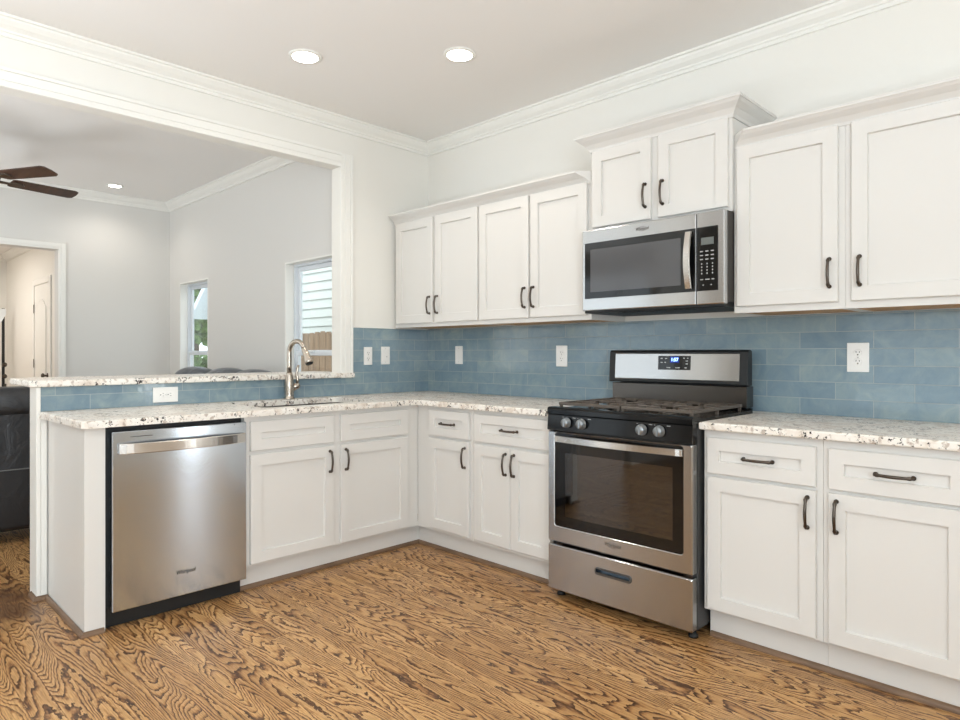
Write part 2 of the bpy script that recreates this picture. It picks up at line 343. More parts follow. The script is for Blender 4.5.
# living room
WIN = [(-3.15, -2.46), (-.998, -.308)]; ZS, ZH = .5, 1.918
b = NB(); xs = [XF-.14, WIN[0][0], WIN[0][1], WIN[1][0], WIN[1][1], -.104]
for i in (0, 2, 4): box(b, xs[i], xs[i+1], YW, YW+.14, 0, ZC)
for a_, c_ in WIN: box(b, a_, c_, YW, YW+.14, 0, ZS); box(b, a_, c_, YW, YW+.14, ZH, ZC)
struct('wall_window', b, M['wall_living'])
YD0, YD1, ZD = -2.75, -1.654, 2.182
b = NB(); box(b, XF-.14, XF, YD1, YW, 0, ZC); box(b, XF-.14, XF, -6.2, YD0, 0, ZC); box(b, XF-.14, XF, YD0, YD1, ZD, ZC); struct('wall_far', b, M['wall_living'])
b = NB(); box(b, XF, -3.0, -6.2, -6.05, 0, ZC); box(b, -.4, 0, -6.2, -6.05, 0, ZC); box(b, -3.0, -.4, -6.2, -6.05, 2.4, ZC); struct('wall_living_rear', b, M['wall_low_bounce'])
b = NB(); box(b, -.104, 0, -6.05, -5.4, 0, ZC); struct('wall_living_side', b, M['wall_living'])
# hallway
YH, XH, ZHC = -1.45, -7.1, 2.53
b = NB(); box(b, XH-.1, XF-.14, YH, YH+.1, 0, ZHC); struct('wall_hall', b, M['wall'])
b = NB(); box(b, XH-.1, XH, -2.95, YH, 0, ZHC); struct('wall_hall_end', b, M['wall'])
b = NB(); box(b, XH-.1, XF-.14, -3.05, -2.95, 0, ZHC); struct('wall_hall_side', b, M['wall'])
b = NB(); box(b, XH-.1, XF-.14, -3.05, YH+.1, ZHC, ZHC+.1); struct('ceiling_hall', b, M['ceiling'])

CROWN = [(0, 0), (.012, 0), (.012, .018), (.02, .022), (.022, .03), (.045, .045), (.062, .064), (.066, .074), (.078, .076), (.078, .088), (0, .088)]
CR = [(o, h*.95) for o, h in CROWN]
b = NB(); sweep(b, [(0, -5.28), (0, 0), (5.48, 0)], CR, ZC-.0838, -1); struct('trim_1', b, M['trim'])
b = NB(); sweep(b, [(-.104, -6.05), (-.104, YW), (XF, YW), (XF, -6.05)], CR, ZC-.0838, 1); struct('trim_2', b, M['trim'])
b = NB(); sweep(b, [(XF-.14, YH), (XH, YH), (XH, -2.95)], CR, ZHC-.0838, 1); struct('trim_3', b, M['trim'])
# casing of the wide opening (kitchen side) with its jamb and head lining
b = NB()
for y0, y1, w in ((YJ-.004, YJ+.026, .014), (YJ+.026, YJ+.07, .017), (YJ+.07, YJ+.088, .024)): box(b, 0, w, y0, y1, 1.055, ZO+.088-.0, .002)
struct('trim_4', b, M['trim'])
b = NB()
for z0, z1, w in ((ZO-.004, ZO+.026, .014), (ZO+.026, ZO+.07, .017), (ZO+.07, ZO+.088, .024)): box(b, 0, w, -4.38, YJ-.004, z0, z1, .002)
struct('trim_5', b, M['trim'])
# casing of the living room doorway
b = NB()
for w0, w1, t in ((0, .02, .013), (.02, .058, .018)):
    box(b, XF, XF+t, YD1+w0, YD1+w1, 0, ZD+w1, .002); box(b, XF, XF+t, YD0-w1, YD1+w0, ZD+w0, ZD+w1, .002); box(b, XF, XF+t, YD0-w1, YD0-w0, 0, ZD+w1, .002)
struct('trim_6', b, M['trim'])
# boards boxing in the end of the half wall
b = NB(); box(b, -.133, -.003, -2.507, -2.492, .0, 1.034, .002); box(b, -.003, .008, -2.507, -2.489, .0, 1.034, .002); box(b, -.007, .006, -2.4885, -2.462, .0, .88, .001)
struct('trim_7', b, M['trim'])
# stained shoe moldings along the toe boards
b = NB(); SH = [(0, 0), (.015, 0), (.014, .008), (.010, .016), (0, .021)]
sweep(b, [(.575, -1.756), (.575, -.575), (1.71, -.575)], SH, 0, -1); struct('trim_8', b, M['shoe'])
b = NB(); sweep(b, [(2.505, -.575), (3.46, -.575)], SH, 0, -1); struct('trim_9', b, M['shoe'])
b = NB(); sweep(b, [(-.1, -2.507), (.008, -2.507), (.008, -2.462), (.633, -2.462), (.633, -2.385)], SH, 0, -1); struct('trim_10', b, M['shoe'])

# tiled backsplash
def zt(z): return z
b = NB(); box(b, .008, 3.52, -.008, 0, .9145, 1.3795); struct('wall_backsplash_right', b, M['tile_r'])
b = NB(); box(b, 0, .008, YJ+.09, -.008, .9145, 1.374); box(b, 0, .008, YJ, YJ+.09, .9145, 1.03); box(b, -.0075, .006, -2.488, YJ, .9145, 1.034); struct('wall_backsplash_left', b, M['tile_l'])
b = NB(); box(b, 0, .013, YJ+.088, -.356, 1.374, 1.382, .002); struct('trim_11', b, M['trim'])

# ------------------------------------------------------------------ windows
def window(k, x0, x1):
    w = structure('window_%d' % k, ((x0+x1)/2, YW+.1, ZS))
    yo = YW+.07
    b = NB(); box(b, x0-.0, x0+.012, YW-.002, yo, ZS, ZH); box(b, x1-.012, x1, YW-.002, yo, ZS, ZH); box(b, x0+.012, x1-.012, YW-.002, yo, ZH-.012, ZH); box(b, x0+.012, x1-.012, YW-.012, yo, ZS, ZS+.014); obj('jamb_liner', b, M['trim'], w)
    b = NB()
    box(b, x0, x0+.03, yo+.0005, yo+.055, ZS, ZH); box(b, x1-.03, x1, yo+.0005, yo+.055, ZS, ZH); box(b, x0+.03, x1-.03, yo, yo+.055, ZH-.03, ZH); box(b, x0+.03, x1-.03, yo, yo+.055, ZS, ZS+.035)
    obj('window_frame', b, M['vinyl'], w)
    for nm, z0, z1, dy in (('upper_sash', 1.19, ZH-.03, .028), ('lower_sash', ZS+.035, 1.215, .004)):
        b = NB(); y0, y1 = yo+dy, yo+dy+.022; a, c = x0+.03, x1-.03; t = .034
        box(b, a, a+t, y0, y1, z0, z1, .003); box(b, c-t, c, y0, y1, z0, z1, .003); box(b, a+t, c-t, y0, y1, z0, z0+t, .003); box(b, a+t, c-t, y0, y1, z1-t, z1, .003)
        s = obj(nm, b, M['vinyl'], w)
        b = NB(); box(b, a+t, c-t, y0+.009, y0+.012, z0+t, z1-t); obj('glass_pane', b, M['glass'], s)
    b = NB(); box(b, x0+.26, x0+.32, yo-.012, yo+.006, 1.203, 1.222, .003); obj('sash_lock', b, M['vinyl'], w)
for k, (a_, c_) in enumerate(WIN): window(k+1, a_, c_)
# unseen windows and patio door, invented to supply daylight
def invented_window(k, f, u0, u1, v0, v1, mull):
    w = structure('window_%d' % k, f((u0+u1)/2, v0, 0)); b = NB(); t = .05
    fbox(b, f, u0, u0+t, v0, v1, 0, .06); fbox(b, f, u1-t, u1, v0, v1, 0, .06); fbox(b, f, u0+t, u1-t, v0, v0+t, 0, .06); fbox(b, f, u0+t, u1-t, v1-t, v1, 0, .06)
    for q in mull: fbox(b, f, q-.03, q+.03, v0+t, v1-t, .005, .055)
    obj('window_frame', b, M['vinyl'], w)
    b = NB(); fbox(b, f, u0+t, u1-t, v0+t, v1-t, .028, .032); obj('glass_pane', b, M['glass'], w)
invented_window(3, lambda u, v, w: Vector((u, -5.37+w, v)), 1.5, 4.3, 0, 2.35, (2.9,))
invented_window(4, lambda u, v, w: Vector((5.57-w, u, v)), -4.7, -3.1, .8, 2.2, (-3.9,))
invented_window(5, lambda u, v, w: Vector((5.57-w, u, v)), -.24, -.06, 0, 2.1, ())  # slim window placed to give the dishwasher its bright streak
invented_window(6, lambda u, v, w: Vector((u, -6.17+w, v)), -3.0, -.4, 0, 2.4, (-1.7,))

# ------------------------------------------------------------------ cabinets
def shaker(bm, f, u0, u1, v0, v1, fr=.057, t=.019, dep=.0125):
    c = .0025
    def rect(i, w): return [bm.verts.new(f(*p, w)) for p in ((u0+i, v0+i), (u1-i, v0+i), (u1-i, v1-i), (u0+i, v1-i))]
    rs = [rect(0, .001), rect(0, t-c), rect(c, t), rect(fr, t), rect(fr+.0025, t-dep)]
    for a, d in zip(rs, rs[1:]):
        for k in range(4): bm.faces.new((a[k], a[(k+1) % 4], d[(k+1) % 4], d[k]))
    bm.faces.new(rs[0][::-1]); bm.faces.new(rs[-1])
def pull(name, f, u, v, vert, parent, w0=.019, Ln=.112):
    b = NB(); d = Ln/2
    def q(s, w, side=0): return f(u+side, v+s, w0+w) if vert else f(u+s, v+side, w0+w)
    for s in (-d, d): tube(b, [q(s, .0005), q(s, .004), q(s, .006), q(s, .02)], [.0085, .0085, .005, .005], 12)
    n = 12; pts = [q(-d*1.06+2*d*1.06*i/n, .018+.012*math.sin(math.pi*i/n)) for i in range(n+1)]
    rd = [.0035 if i in (0, n) else .0075 if i in (1, n-1) else .0048 + .0012*math.sin(math.pi*i/n) for i in range(n+1)]
    tube(b, pts, rd, 10)
    return obj(name, b, M['bronze'], parent)
def front(root, kind, f, u0, u1, v0, v1, pl=None, fr=.057):
    b = NB(); shaker(b, f, u0, u1, v0, v1, fr); o = obj(kind, b, M['cab'], root)
    if pl: pull('pull_handle', f, *pl, o)
    return o
A = .631; ZK = .128; ZT = .8815
def base_body(b, f, u0, u1, dep=.6, kick=.056):
    fbox(b, f, u0, u1, ZK, ZT, -dep, 0, .001); 
# --- left run
t = thing('cabinet_end_panel', 'white end panel closing the sink counter, left of the dishwasher', 'cabinet panel', (.3, -2.42, 0))
b = NB(); box(b, .0145, .606, -2.459, -2.441, .0, ZT); obj('side_panel', b, M['cab'], t)
b = NB(); box(b, .606, A, -2.459, -2.379, .0, ZT, .001); obj('stile', b, M['cab'], t)
f = FL(A)
t = thing('sink_cabinet', 'white sink base cabinet with two doors under blank drawer fronts', 'cabinet', (.3, -1.2, 0))
b = NB(); box(b, A-.02, A, -1.755, -.6315, ZK, ZT); box(b, .02, A-.02, -1.755, -1.737, ZK, ZT); box(b, .02, A-.02, -.65, -.6315, ZK, ZT); box(b, .02, A-.02, -1.737, -.65, ZK, ZK+.018); obj('cabinet_body', b, M['cab'], t)
b = NB(); box(b, .55, .575, -1.755, -.56, .0, ZK); obj('toe_kick', b, M['cab'], t)
front(t, 'false_drawer_front', f, -1.729, -1.245, .707, .856); front(t, 'false_drawer_front', f, -1.2, -.722, .707, .856)
front(t, 'door', f, -1.729, -1.245, .14, .688, (-1.274, .605, 1)); front(t, 'door', f, -1.2, -.722, .14, .688, (-1.171, .605, 1))
# --- stove wall, left of the range
f = FR(-A)
t = thing('base_cabinet', 'narrow white base cabinet with one drawer and one door in the corner', 'cabinet', (.9, -.3, 0))
b = NB(); base_body(b, f, .632, 1.122); obj('cabinet_body', b, M['cab'], t)
b = NB(); box(b, .577, 1.122, -.575, -.55, .0, ZK); obj('toe_kick', b, M['cab'], t)
front(t, 'drawer', f, .753, 1.1, .705, .858, (.9265, .782, 0), .05); front(t, 'door', f, .753, 1.1, .148, .688, (1.072, .6, 1))
t = thing('base_cabinet', 'white two-door base cabinet with one wide drawer, left of the range', 'cabinet', (1.42, -.3, 0))
b = NB(); base_body(b, f, 1.123, 1.718); obj('cabinet_body', b, M['cab'], t)
b = NB(); box(b, 1.123, 1.718, -.575, -.55, .0, ZK); obj('toe_kick', b, M['cab'], t)
front(t, 'drawer', f, 1.146, 1.692, .703, .858, (1.415, .782, 0), .05)
front(t, 'door', f, 1.146, 1.4165, .148, .686, (1.388, .6, 1)); front(t, 'door', f, 1.4195, 1.692, .148, .686, (1.448, .6, 1))
# --- stove wall, right of the range
for u0, u1, d0, d1, hx, lab in ((2.501, 2.963, 2.52, 2.942, 2.914, 'white base cabinet beside the right of the range, drawer over door hinged at left'),
                                (2.964, 3.43, 2.985, 3.405, 3.013, 'white base cabinet at the right edge, second from the range, its door pull at left')):
    t = thing('base_cabinet', lab, 'cabinet', ((u0+u1)/2, -.3, 0))
    b = NB(); base_body(b, f, u0, u1); obj('cabinet_body', b, M['cab'], t)
    b = NB(); box(b, u0, u1, -.575, -.55, .0, ZK); obj('toe_kick', b, M['cab'], t)
    front(t, 'drawer', f, d0, d1, .702, .851, ((d0+d1)/2, .777, 0), .052); front(t, 'door', f, d0, d1, .138, .688, (hx, .605, 1))

# --- wall cabinets
ZU0, ZU1 = 1.38, 2.125
def upper(name, lab, x0, x1, yf, z0, z1, doors, dz0, dz1):
    t = thing(name, lab, 'cabinet', ((x0+x1)/2, -.15, z0)); f = FR(yf)
    b = NB(); box(b, x0, x1, yf, -.001 if z0 > 1.5 else -.0085, z0+.02, z1); box(b, x0, x1, yf, yf+.02, z0, z0+.02); box(b, x0, x0+.018, yf+.02, -.009, z0, z0+.02); box(b, x1-.018, x1, yf+.02, -.009, z0, z0+.02)
    obj('cabinet_body', b, M['cab'], t)
    if z0 < 1.5:
        b = NB(); box(b, x0+.0185, x1-.0185, yf+.021, -.01, z0+.003, z0+.0195); obj('underside', b, M['ply'], t, label='raw plywood underside')
    for d0, d1, hx in doors: front(t, 'door', f, d0, d1, dz0, dz1, (hx, dz0+.118, 1))
    return t
YU = -.334
UC = []
UC.append(upper('wall_cabinet', 'white two-door wall cabinet in the corner above the two small plates', .028, .8815, YU, ZU0, ZU1, [(.055, .447, .421), (.475, .872, .501)], 1.406, 2.117))
UC.append(upper('wall_cabinet', 'white two-door wall cabinet just left of the microwave', .8825, 1.7225, YU, ZU0, ZU1, [(.891, 1.292, 1.266), (1.307, 1.703, 1.333)], 1.406, 2.117))
UC.append(upper('wall_cabinet', 'white single-door wall cabinet just right of the microwave, pull at its right', 2.501, 2.956, YU, ZU0, ZU1, [(2.517, 2.932, 2.902)], 1.409, 2.122))
UC.append(upper('wall_cabinet', 'white single-door wall cabinet at the right edge, pull at its left', 2.957, 3.43, YU, ZU0, ZU1, [(2.981, 3.402, 3.012)], 1.409, 2.122))
YM = -.353
tm = upper('wall_cabinet', 'short raised white two-door wall cabinet above the microwave', 1.735, 2.4995, YM, 1.8425, 2.27, [(1.751, 2.097, 2.07), (2.137, 2.485, 2.164)], 1.862, 2.262)
CP = [(0, 0), (.006, 0), (.01, .012), (.026, .03), (.05, .046), (.06, .056), (.064, .056), (.064, .066), (0, .066)]
for nm, x0_, x1_, zz, ct in ((0, .028, .882, -.012, (0, 0)), (1, .882, 1.7225, -.012, (0, -1)), (2, 2.501, 2.9565, -.006, (1, 0)), (3, 2.9565, 3.43, -.006, (0, 0))):
    b = NB(); sweep(b, [(x0_, YU), (x1_, YU)], CP, ZU1+zz, -1, ct); obj('crown_molding', b, M['cab'], UC[nm])
CM = [(o, h*1.2) for o, h in CP]
b = NB(); sweep(b, [(1.735, -.001), (1.735, YM), (2.4995, YM), (2.4995, -.001)], CM, 2.264, -1); obj('crown_molding', b, M['cab'], tm)

# ------------------------------------------------------------------ counters, sink, tap
BD = .672; ZB = .8825
b = NB()
SX0, SX1, SY0, SY1 = .115, .56, -1.61, -.885
CE = -2.476
def slab_with_hole(b):
    out = [(.0095, CE-.019), (BD-.02, CE), (BD, CE+.02), (BD, -BD), (1.7235, -BD), (1.7235, -.0095), (.0095, -.0095)]
    r = .05; hole = []
    for cx_, cy_, a0 in ((SX0+r, SY0+r, 180), (SX1-r, SY0+r, 270), (SX1-r, SY1-r, 0), (SX0+r, SY1-r, 90)):
        for k in range(5): a = math.radians(a0+k*22.5); hole.append((cx_+r*math.cos(a), cy_+r*math.sin(a)))
    for z, top in ((ZB, 0), (.914, 1)):
        vs = [b.verts.new((x, y, z)) for x, y in out]; hs = [b.verts.new((x, y, z)) for x, y in hole]
        es = [b.edges.new((vs[i], vs[(i+1) % len(vs)])) for i in range(len(vs))]+[b.edges.new((hs[i], hs[(i+1) % len(hs)])) for i in range(len(hs))]
        bmesh.ops.triangle_fill(b, use_beauty=True, use_dissolve=False, edges=es)
        if top: tv, th = vs, hs
        else: bv, bh = vs, hs
    for a, c in ((bv, tv), (bh, th)):
        n = len(a)
        for i in range(n): b.faces.new((a[i], a[(i+1) % n], c[(i+1) % n], c[i]))
    es = [e for v in tv for e in v.link_edges if e.other_vert(v) in tv and len(e.link_faces) == 2 and any(abs(fc.normal.z) < .5 or True for fc in e.link_faces)]
    bs = [e for i, v in enumerate(tv) for e in v.link_edges if e.other_vert(v) is tv[(i+1) % len(tv)]]
    b.normal_update(); bmesh.ops.recalc_face_normals(b, faces=b.faces)
    bmesh.ops.bevel(b, geom=bs, offset=.006, segments=2, affect='EDGES', profile=.5)
slab_with_hole(b)
tag(obj('countertop', b, M['granite'], None, loc=(.3, -1.2, ZB)), 'speckled white granite L-shaped countertop holding the sink', 'countertop')
b = NB(); prism(b, [(2.4965, -BD), (3.47, -BD), (3.47, -.0095), (2.4965, -.0095)], ZB, .914, .006)
tag(obj('countertop', b, M['granite'], None, loc=(3, -.3, ZB)), 'speckled white granite countertop to the right of the range', 'countertop')
b = NB(); prism(b, [(-.50, -2.50), (-.47, -2.535), (0.0, -2.535), (.03, -2.505), (.033, YJ+.092), (.0085, YJ+.092), (.0085, YJ-.001), (-.1045, YJ-.001), (-.1045, YJ+.11), (-.50, YJ+.11)], 1.0345, 1.0665, .006)
tag(obj('bar_top', b, M['granite'], None, loc=(-.2, -1.6, 1.03)), 'raised granite breakfast bar slab on the half wall behind the sink', 'countertop')
# sink bowl
b = NB(); r0 = (SX0-.004, SX1+.004, SY0-.004, SY1+.004)
def ring(x0, x1, y0, y1, z): return [b.verts.new(p) for p in ((x0, y0, z), (x1, y0, z), (x1, y1, z), (x0, y1, z))]
rr = [ring(SX0-.02, SX1+.02, SY0-.02, SY1+.02, ZB-.001), ring(SX0-.004, SX1+.004, SY0-.004, SY1+.004, ZB-.001), ring(SX0+.01, SX1-.01, SY0+.01, SY1-.01, ZB-.17), ring(SX0+.03, SX1-.03, SY0+.03, SY1-.03, ZB-.19)]
for a, c in zip(rr, rr[1:]):
    for k in range(4): b.faces.new((a[k], a[(k+1) % 4], c[(k+1) % 4], c[k]))
b.faces.new(rr[-1])
ts = thing('sink', 'undermount stainless sink set into the granite under the tap', 'sink', (.33, -1.24, ZB-.19))
obj('bowl', b, mat('sink_steel', (128, 122, 116), .35, 1), ts)
b = NB(); lathe(b, [(.045, 0), (.045, .003), (.03, .004), (.028, .001)], (.33, -1.24, ZB-.189)); obj('drain', b, M['nickel'], ts)
# tap
FX, FY = .064, -1.193
t = thing('faucet', 'brushed nickel pull-down gooseneck faucet behind the sink', 'faucet', (FX, FY, .914))
b = NB(); lathe(b, [(.034, .0005), (.034, .006), (.029, .012), (.027, .03), (.031, .07), (.03, .095), (.025, .125), (.02, .15), (.019, .162), (.015, .164)], (FX, FY, .914), 'z', 24); obj('body', b, M['nickel'], t)
b = NB(); d = Vector((.95, .2, 0)).normalized(); R_ = .068; zc = 1.205; base = Vector((FX, FY, 0)); pts = [base+Vector((0, 0, 1.076)), base+Vector((0, 0, 1.12)), base+Vector((0, 0, zc))]
for k in range(1, 15):
    a = math.pi-k*math.radians(158)/14; pts.append(base+d*(R_+R_*math.cos(a))+Vector((0, 0, zc+R_*math.sin(a))))
end = pts[-1]; dirn = (pts[-1]-pts[-2]).normalized(); tube(b, pts, .0148, 14); obj('spout', b, M['nickel'], t)
b = NB(); tube(b, [end+dirn*s for s in (.0005, .004, .03, .06, .085, .1, .104)], [.0155, .0175, .0185, .021, .025, .0265, .022], 16); sp_ = obj('spray_head', b, M['nickel'], t)
b = NB(); tube(b, [end+dirn*.1042, end+dirn*.109], [.0215, .0205], 16); obj('spray_face', b, M['blackmat'], sp_)
b = NB(); h0 = base+Vector((0, 0, .985)); sd = Vector((.25, .97, 0)).normalized()
tube(b, [h0+sd*.018+Vector((0, 0, -.006)), h0+sd*.05+Vector((0, 0, .012)), h0+sd*.062+Vector((0, 0, .018))], [.019, .0195, .014], 14)
tube(b, [h0+sd*.046+Vector((0, 0, .016)), h0+sd*.052+Vector((0, 0, .05)), h0+sd*.046+Vector((0, 0, .085)), h0+sd*.052+Vector((0, 0, .125)), h0+sd*.058+Vector((0, 0, .14))], [.0095, .008, .0075, .0095, .006], 10); obj('lever_handle', b, M['nickel'], t)

# ------------------------------------------------------------------ outlets and switch
def outlet(lab, f, u, v, horiz=False, kind='duplex', w=.073, h=.118):
    t = thing('light_switch' if kind == 'switch' else 'wall_plate' if kind == 'blank' else 'power_outlet', lab, 'switch' if kind == 'switch' else 'wall plate' if kind == 'blank' else 'outlet', f(u, v, 0), )
    if horiz: w, h = h, w
    b = NB(); fbox(b, f, u-w/2, u+w/2, v-h/2, v+h/2, .0003, .006, .0025, 2); obj('cover_plate', b, M['plate'], t)
    if kind == 'duplex':
        for s in (-1, 1):
            cu, cv = (u+s*.0195, v) if horiz else (u, v+s*.0195)
            b = NB(); a, c, e = f(cu, cv, .006), f(1, 0, 0)-f(0, 0, 0), f(0, 1, 0)-f(0, 0, 0)
            n_ = f(0, 0, 1)-f(0, 0, 0); lathe(b, [(.0168, 0), (.0168, .0012), (.0158, .0016)], a, (c, e, n_), 20); so_ = obj('socket', b, M['plate'], t)
            bs = [NB(), NB(), NB()]
            if horiz: fbox(bs[0], f, cu+.002, cu+.009, cv+.0055, cv+.0075, .0074, .0082); fbox(bs[1], f, cu+.002, cu+.010, cv-.0075, cv-.0055, .0074, .0082); lathe(bs[2], [(.0029, 0), (.0029, .0008)], f(cu-.0075, cv, .0074), (c, e, n_), 10)
            else: fbox(bs[0], f, cu-.0078, cu-.0052, cv+.0005, cv+.0085, .0074, .0082); fbox(bs[1], f, cu+.0052, cu+.0078, cv+.0005, cv+.0075, .0074, .0082); lathe(bs[2], [(.0031, 0), (.0031, .0008)], f(cu, cv-.0075, .0074), (c, e, n_), 10)
            for b in bs: obj('slot', b, M['slot'], so_)
    elif kind == 'switch':
        b = NB(); fbox(b, f, u-.017, u+.017, v-.034, v+.034, .0058, .0078, .001); obj('rocker', b, M['plate'], t)
        b = NB(); fbox(b, f, u+.006, u+.013, v-.014, v-.004, .0078, .0086); obj('indicator', b, M['grey_print'], t)
    else:
        b = NB(); fbox(b, f, u-.017, u+.017, v-.034, v+.034, .0058, .0075, .001); obj('rocker', b, M['plate'], t)
    c, e, n_ = f(1, 0, 0)-f(0, 0, 0), f(0, 1, 0)-f(0, 0, 0), f(0, 0, 1)-f(0, 0, 0)
    for s in ((-1, 1) if kind != 'duplex' else (0,)):
        b = NB(); lathe(b, [(.0028, 0), (.0028, .0006)], f(u, v+s*.048, .006), (c, e, n_), 10); obj('screw', b, M['grey_print'], t)
outlet('white duplex outlet on blue tile beside the opening casing', FL(.008), -.562, 1.18, w=.07, h=.124)
outlet('white rocker switch on sink-wall blue tile, nearest the corner', FL(.008), -.412, 1.183, kind='switch', w=.076, h=.126)
outlet('plain white switch plate on stove-wall blue tile under the corner cabinet', FR(-.008), .35, 1.186, kind='blank', w=.076, h=.13)
outlet('white duplex outlet on blue tile just left of the range', FR(-.008), 1.275, 1.182, w=.086, h=.13)
outlet('large white duplex outlet on blue tile to the right of the range', FR(-.008), 2.917, 1.181, w=.088, h=.13)
outlet('white sideways duplex outlet on the low tile above the dishwasher', FL(.006), -1.909, .972, True, w=.082, h=.132)

# ------------------------------------------------------------------ dishwasher
t = thing('dishwasher', 'stainless dishwasher built in under the left counter', 'dishwasher', (.33, -2.06, 0))
Y0, Y1 = -2.361, -1.758
b = NB(); box(b, .05, .6, -2.3765, -1.7575, .09, .879); obj('tub', b, M['blackmat'], t)
b = NB(); box(b, .56, .6, -2.372, -1.762, .002, .089); obj('toe_kick', b, M['blackmat'], t)
b = NB(); box(b, .603, .662, Y0, Y1, .081, .859, .004, 2); dr = obj('door', b, M['steel'], t)
# bowed strap handle
b = NB(); n = 22; rows = []
for i in range(n+1):
    s = i/n; y = Y0+.024+(Y1-Y0-.036)*s; bow = .004+.042*(math.sin(math.pi*s)**.55 if 0 < s < 1 else 0)
    rows.append([b.verts.new((.662+w, y, z)) for w, z in ((bow-.002, .765), (bow+.010, .762), (bow+.013, .765), (bow+.013, .805), (bow+.010, .808), (bow-.002, .805))])
for a, c in zip(rows, rows[1:]):
    for k in range(6): b.faces.new((a[k], a[(k+1) % 6], c[(k+1) % 6], c[k]))
b.faces.new(rows[0]); b.faces.new(rows[-1][::-1]); obj('handle', b, M['steel_bright'], dr)
b = NB(); box(b, .6621, .6625, -2.289, -2.196, .832, .8345); obj('vent_slot', b, M['dark_print'], dr)
text('logo', 'Whirlpool', .026, M['dark_print'], dr, (.6624, -2.052, .19), ROT_L, .18, sx=.8)
for y in (-2.0, -1.82): b = NB(); lathe(b, [(.0025, 0), (.0025, .0006)], (.662, y, .85), 'x', 10); obj('badge_rivet', b, M['dark_print'], dr)

# ------------------------------------------------------------------ range
X0, X1, XC = 1.7325, 2.4915, 2.112; FY_ = -.72
t = thing('gas_range', 'stainless and black freestanding gas range between the base cabinets', 'stove', (XC, -.36, 0))
b = NB(); YB = -.05
box(b, X0, X0+.02, -.675, YB, .045, .905); box(b, X1-.02, X1, -.675, YB, .045, .905); box(b, X0+.02, X1-.02, -.07, YB, .045, .905)
box(b, X0+.02, X1-.02, -.675, -.07, .045, .26); box(b, X0+.02, X1-.02, -.675, -.07, .80, .905)
obj('body', b, mat('range_side_enamel', (52, 52, 53), .35), t)
b = NB(); box(b, X0+.06, X1-.06, -.6745, -.0705, .2605, .263); box(b, X0+.06, X1-.06, -.075, -.0705, .263, .799); box(b, X0+.0205, X0+.06, -.6745, -.0705, .2605, .799); box(b, X1-.06, X1-.0205, -.6745, -.0705, .2605, .799); obj('oven_cavity', b, M['cavity'], t)
for z in (.45, .60):
    b = NB()
    for k in range(3): tube(b, [(X0+.065, -.62+.25*k, z), (X1-.065, -.62+.25*k, z)], .004, 6)
    for k in range(15): x = X0+.075+(X1-X0-.15)*k/14; tube(b, [(x, -.62, z), (x, -.12, z)], .0025, 6)
    obj('oven_rack', b, M['nickel'], t)
# cooktop tray and control panel
b = NB(); prof = [(.906, .0), (.906, .04), (.9, .044), (.905, .052), (.925, .052), (.934, .046), (.936, .036), (.936, -.005), (.926, -.02), (.926, -.53), (.936, -.545), (.936, -.56), (.906, -.56)]
extrude_profile(b, prof, FR(-.67), X0-.001, X1+.001); obj('cooktop', b, M['black'], t)
b = NB(); prof = [(.823, 0), (.823, .042), (.828, .047), (.898, .041), (.9045, .036), (.9045, 0)]; extrude_profile(b, prof, FR(-.676), X0, X1); cp = obj('control_panel', b, M['black'], t)
def px_on_front(px): return px
for i, x in enumerate((1.853, 1.94, 2.26, 2.345)):
    b = NB(); lathe(b, [(.0255, .0005), (.0255, .005), (.022, .007), (.021, .021), (.019, .025), (0, .0255)], (x, -.7235, .866), '-y', 24)
    k_ = obj('control_knob', b, mat('knob_grey_%d' % i, (150, 156, 160), .3, .8) if i == 0 else M['knob'], t); M.setdefault('knob', k_.data.materials[0])
    b = NB(); box(b, x-.0045, x+.0045, -.754, -.7485, .846, .887, .002); obj('grip', b, M['knob'], k_)
    for u_, w_ in ((.03, .017), (-.03, .006)): b = NB(); box(b, x+u_, x+u_+w_, -.7185, -.7177, .8895, .8915); obj('marking', b, M['grey_print'], cp)
# grates and burners
for gx0, gx1 in ((X0+.025, XC-.004), (XC+.004, X1-.025)):
    b = NB(); y0, y1, z0, z1 = -.665, -.165, .943, .957; w = .013
    box(b, gx0, gx1, y0, y0+w, z0, z1, .002); box(b, gx0, gx1, y1-w, y1, z0, z1, .002); box(b, gx0, gx0+w, y0+w, y1-w, z0, z1, .002); box(b, gx1-w, gx1, y0+w, y1-w, z0, z1, .002)
    ym = (y0+y1)/2; box(b, gx0+w, gx1-w, ym-w/2, ym+w/2, z0, z1, .002); xm = (gx0+gx1)/2
    for yc in ((y0+ym)/2, (y1+ym)/2):
        for s in (-1, 1):
            box(b, xm+s*.045, (gx1-w if s > 0 else gx0+w), yc-w/2, yc+w/2, z0, z1, .002); box(b, xm-w/2, xm+w/2, yc+s*.04, yc+s*.112, z0, z1, .002)
            box(b, xm+s*.105-w/2, xm+s*.105+w/2, yc-.112, yc-.03, z0, z1, .002); box(b, xm+s*.105-w/2, xm+s*.105+w/2, yc+.03, yc+.112, z0, z1, .002)
    for x in (gx0+.004, gx1-.016):
        for y in (y0+.003, ym-.006, y1-.015): box(b, x, x+.012, y, y+.012, .9265, z0+.002)
    obj('grate', b, M['iron'], t)
    for yc in ((y0+ym)/2, (y1+ym)/2):
        b = NB(); lathe(b, [(.048, 0), (.046, .006), (.034, .008), (.032, .01), (.0001, .012)], (xm, yc, .9262), 'z', 24); bb = obj('burner', b, M['steel_dark'], t)
        b = NB(); lathe(b, [(.036, 0), (.036, .003), (.03, .005), (.0001, .0055)], (xm, yc, .9365), 'z', 24); obj('burner_cap', b, M['iron'], bb)
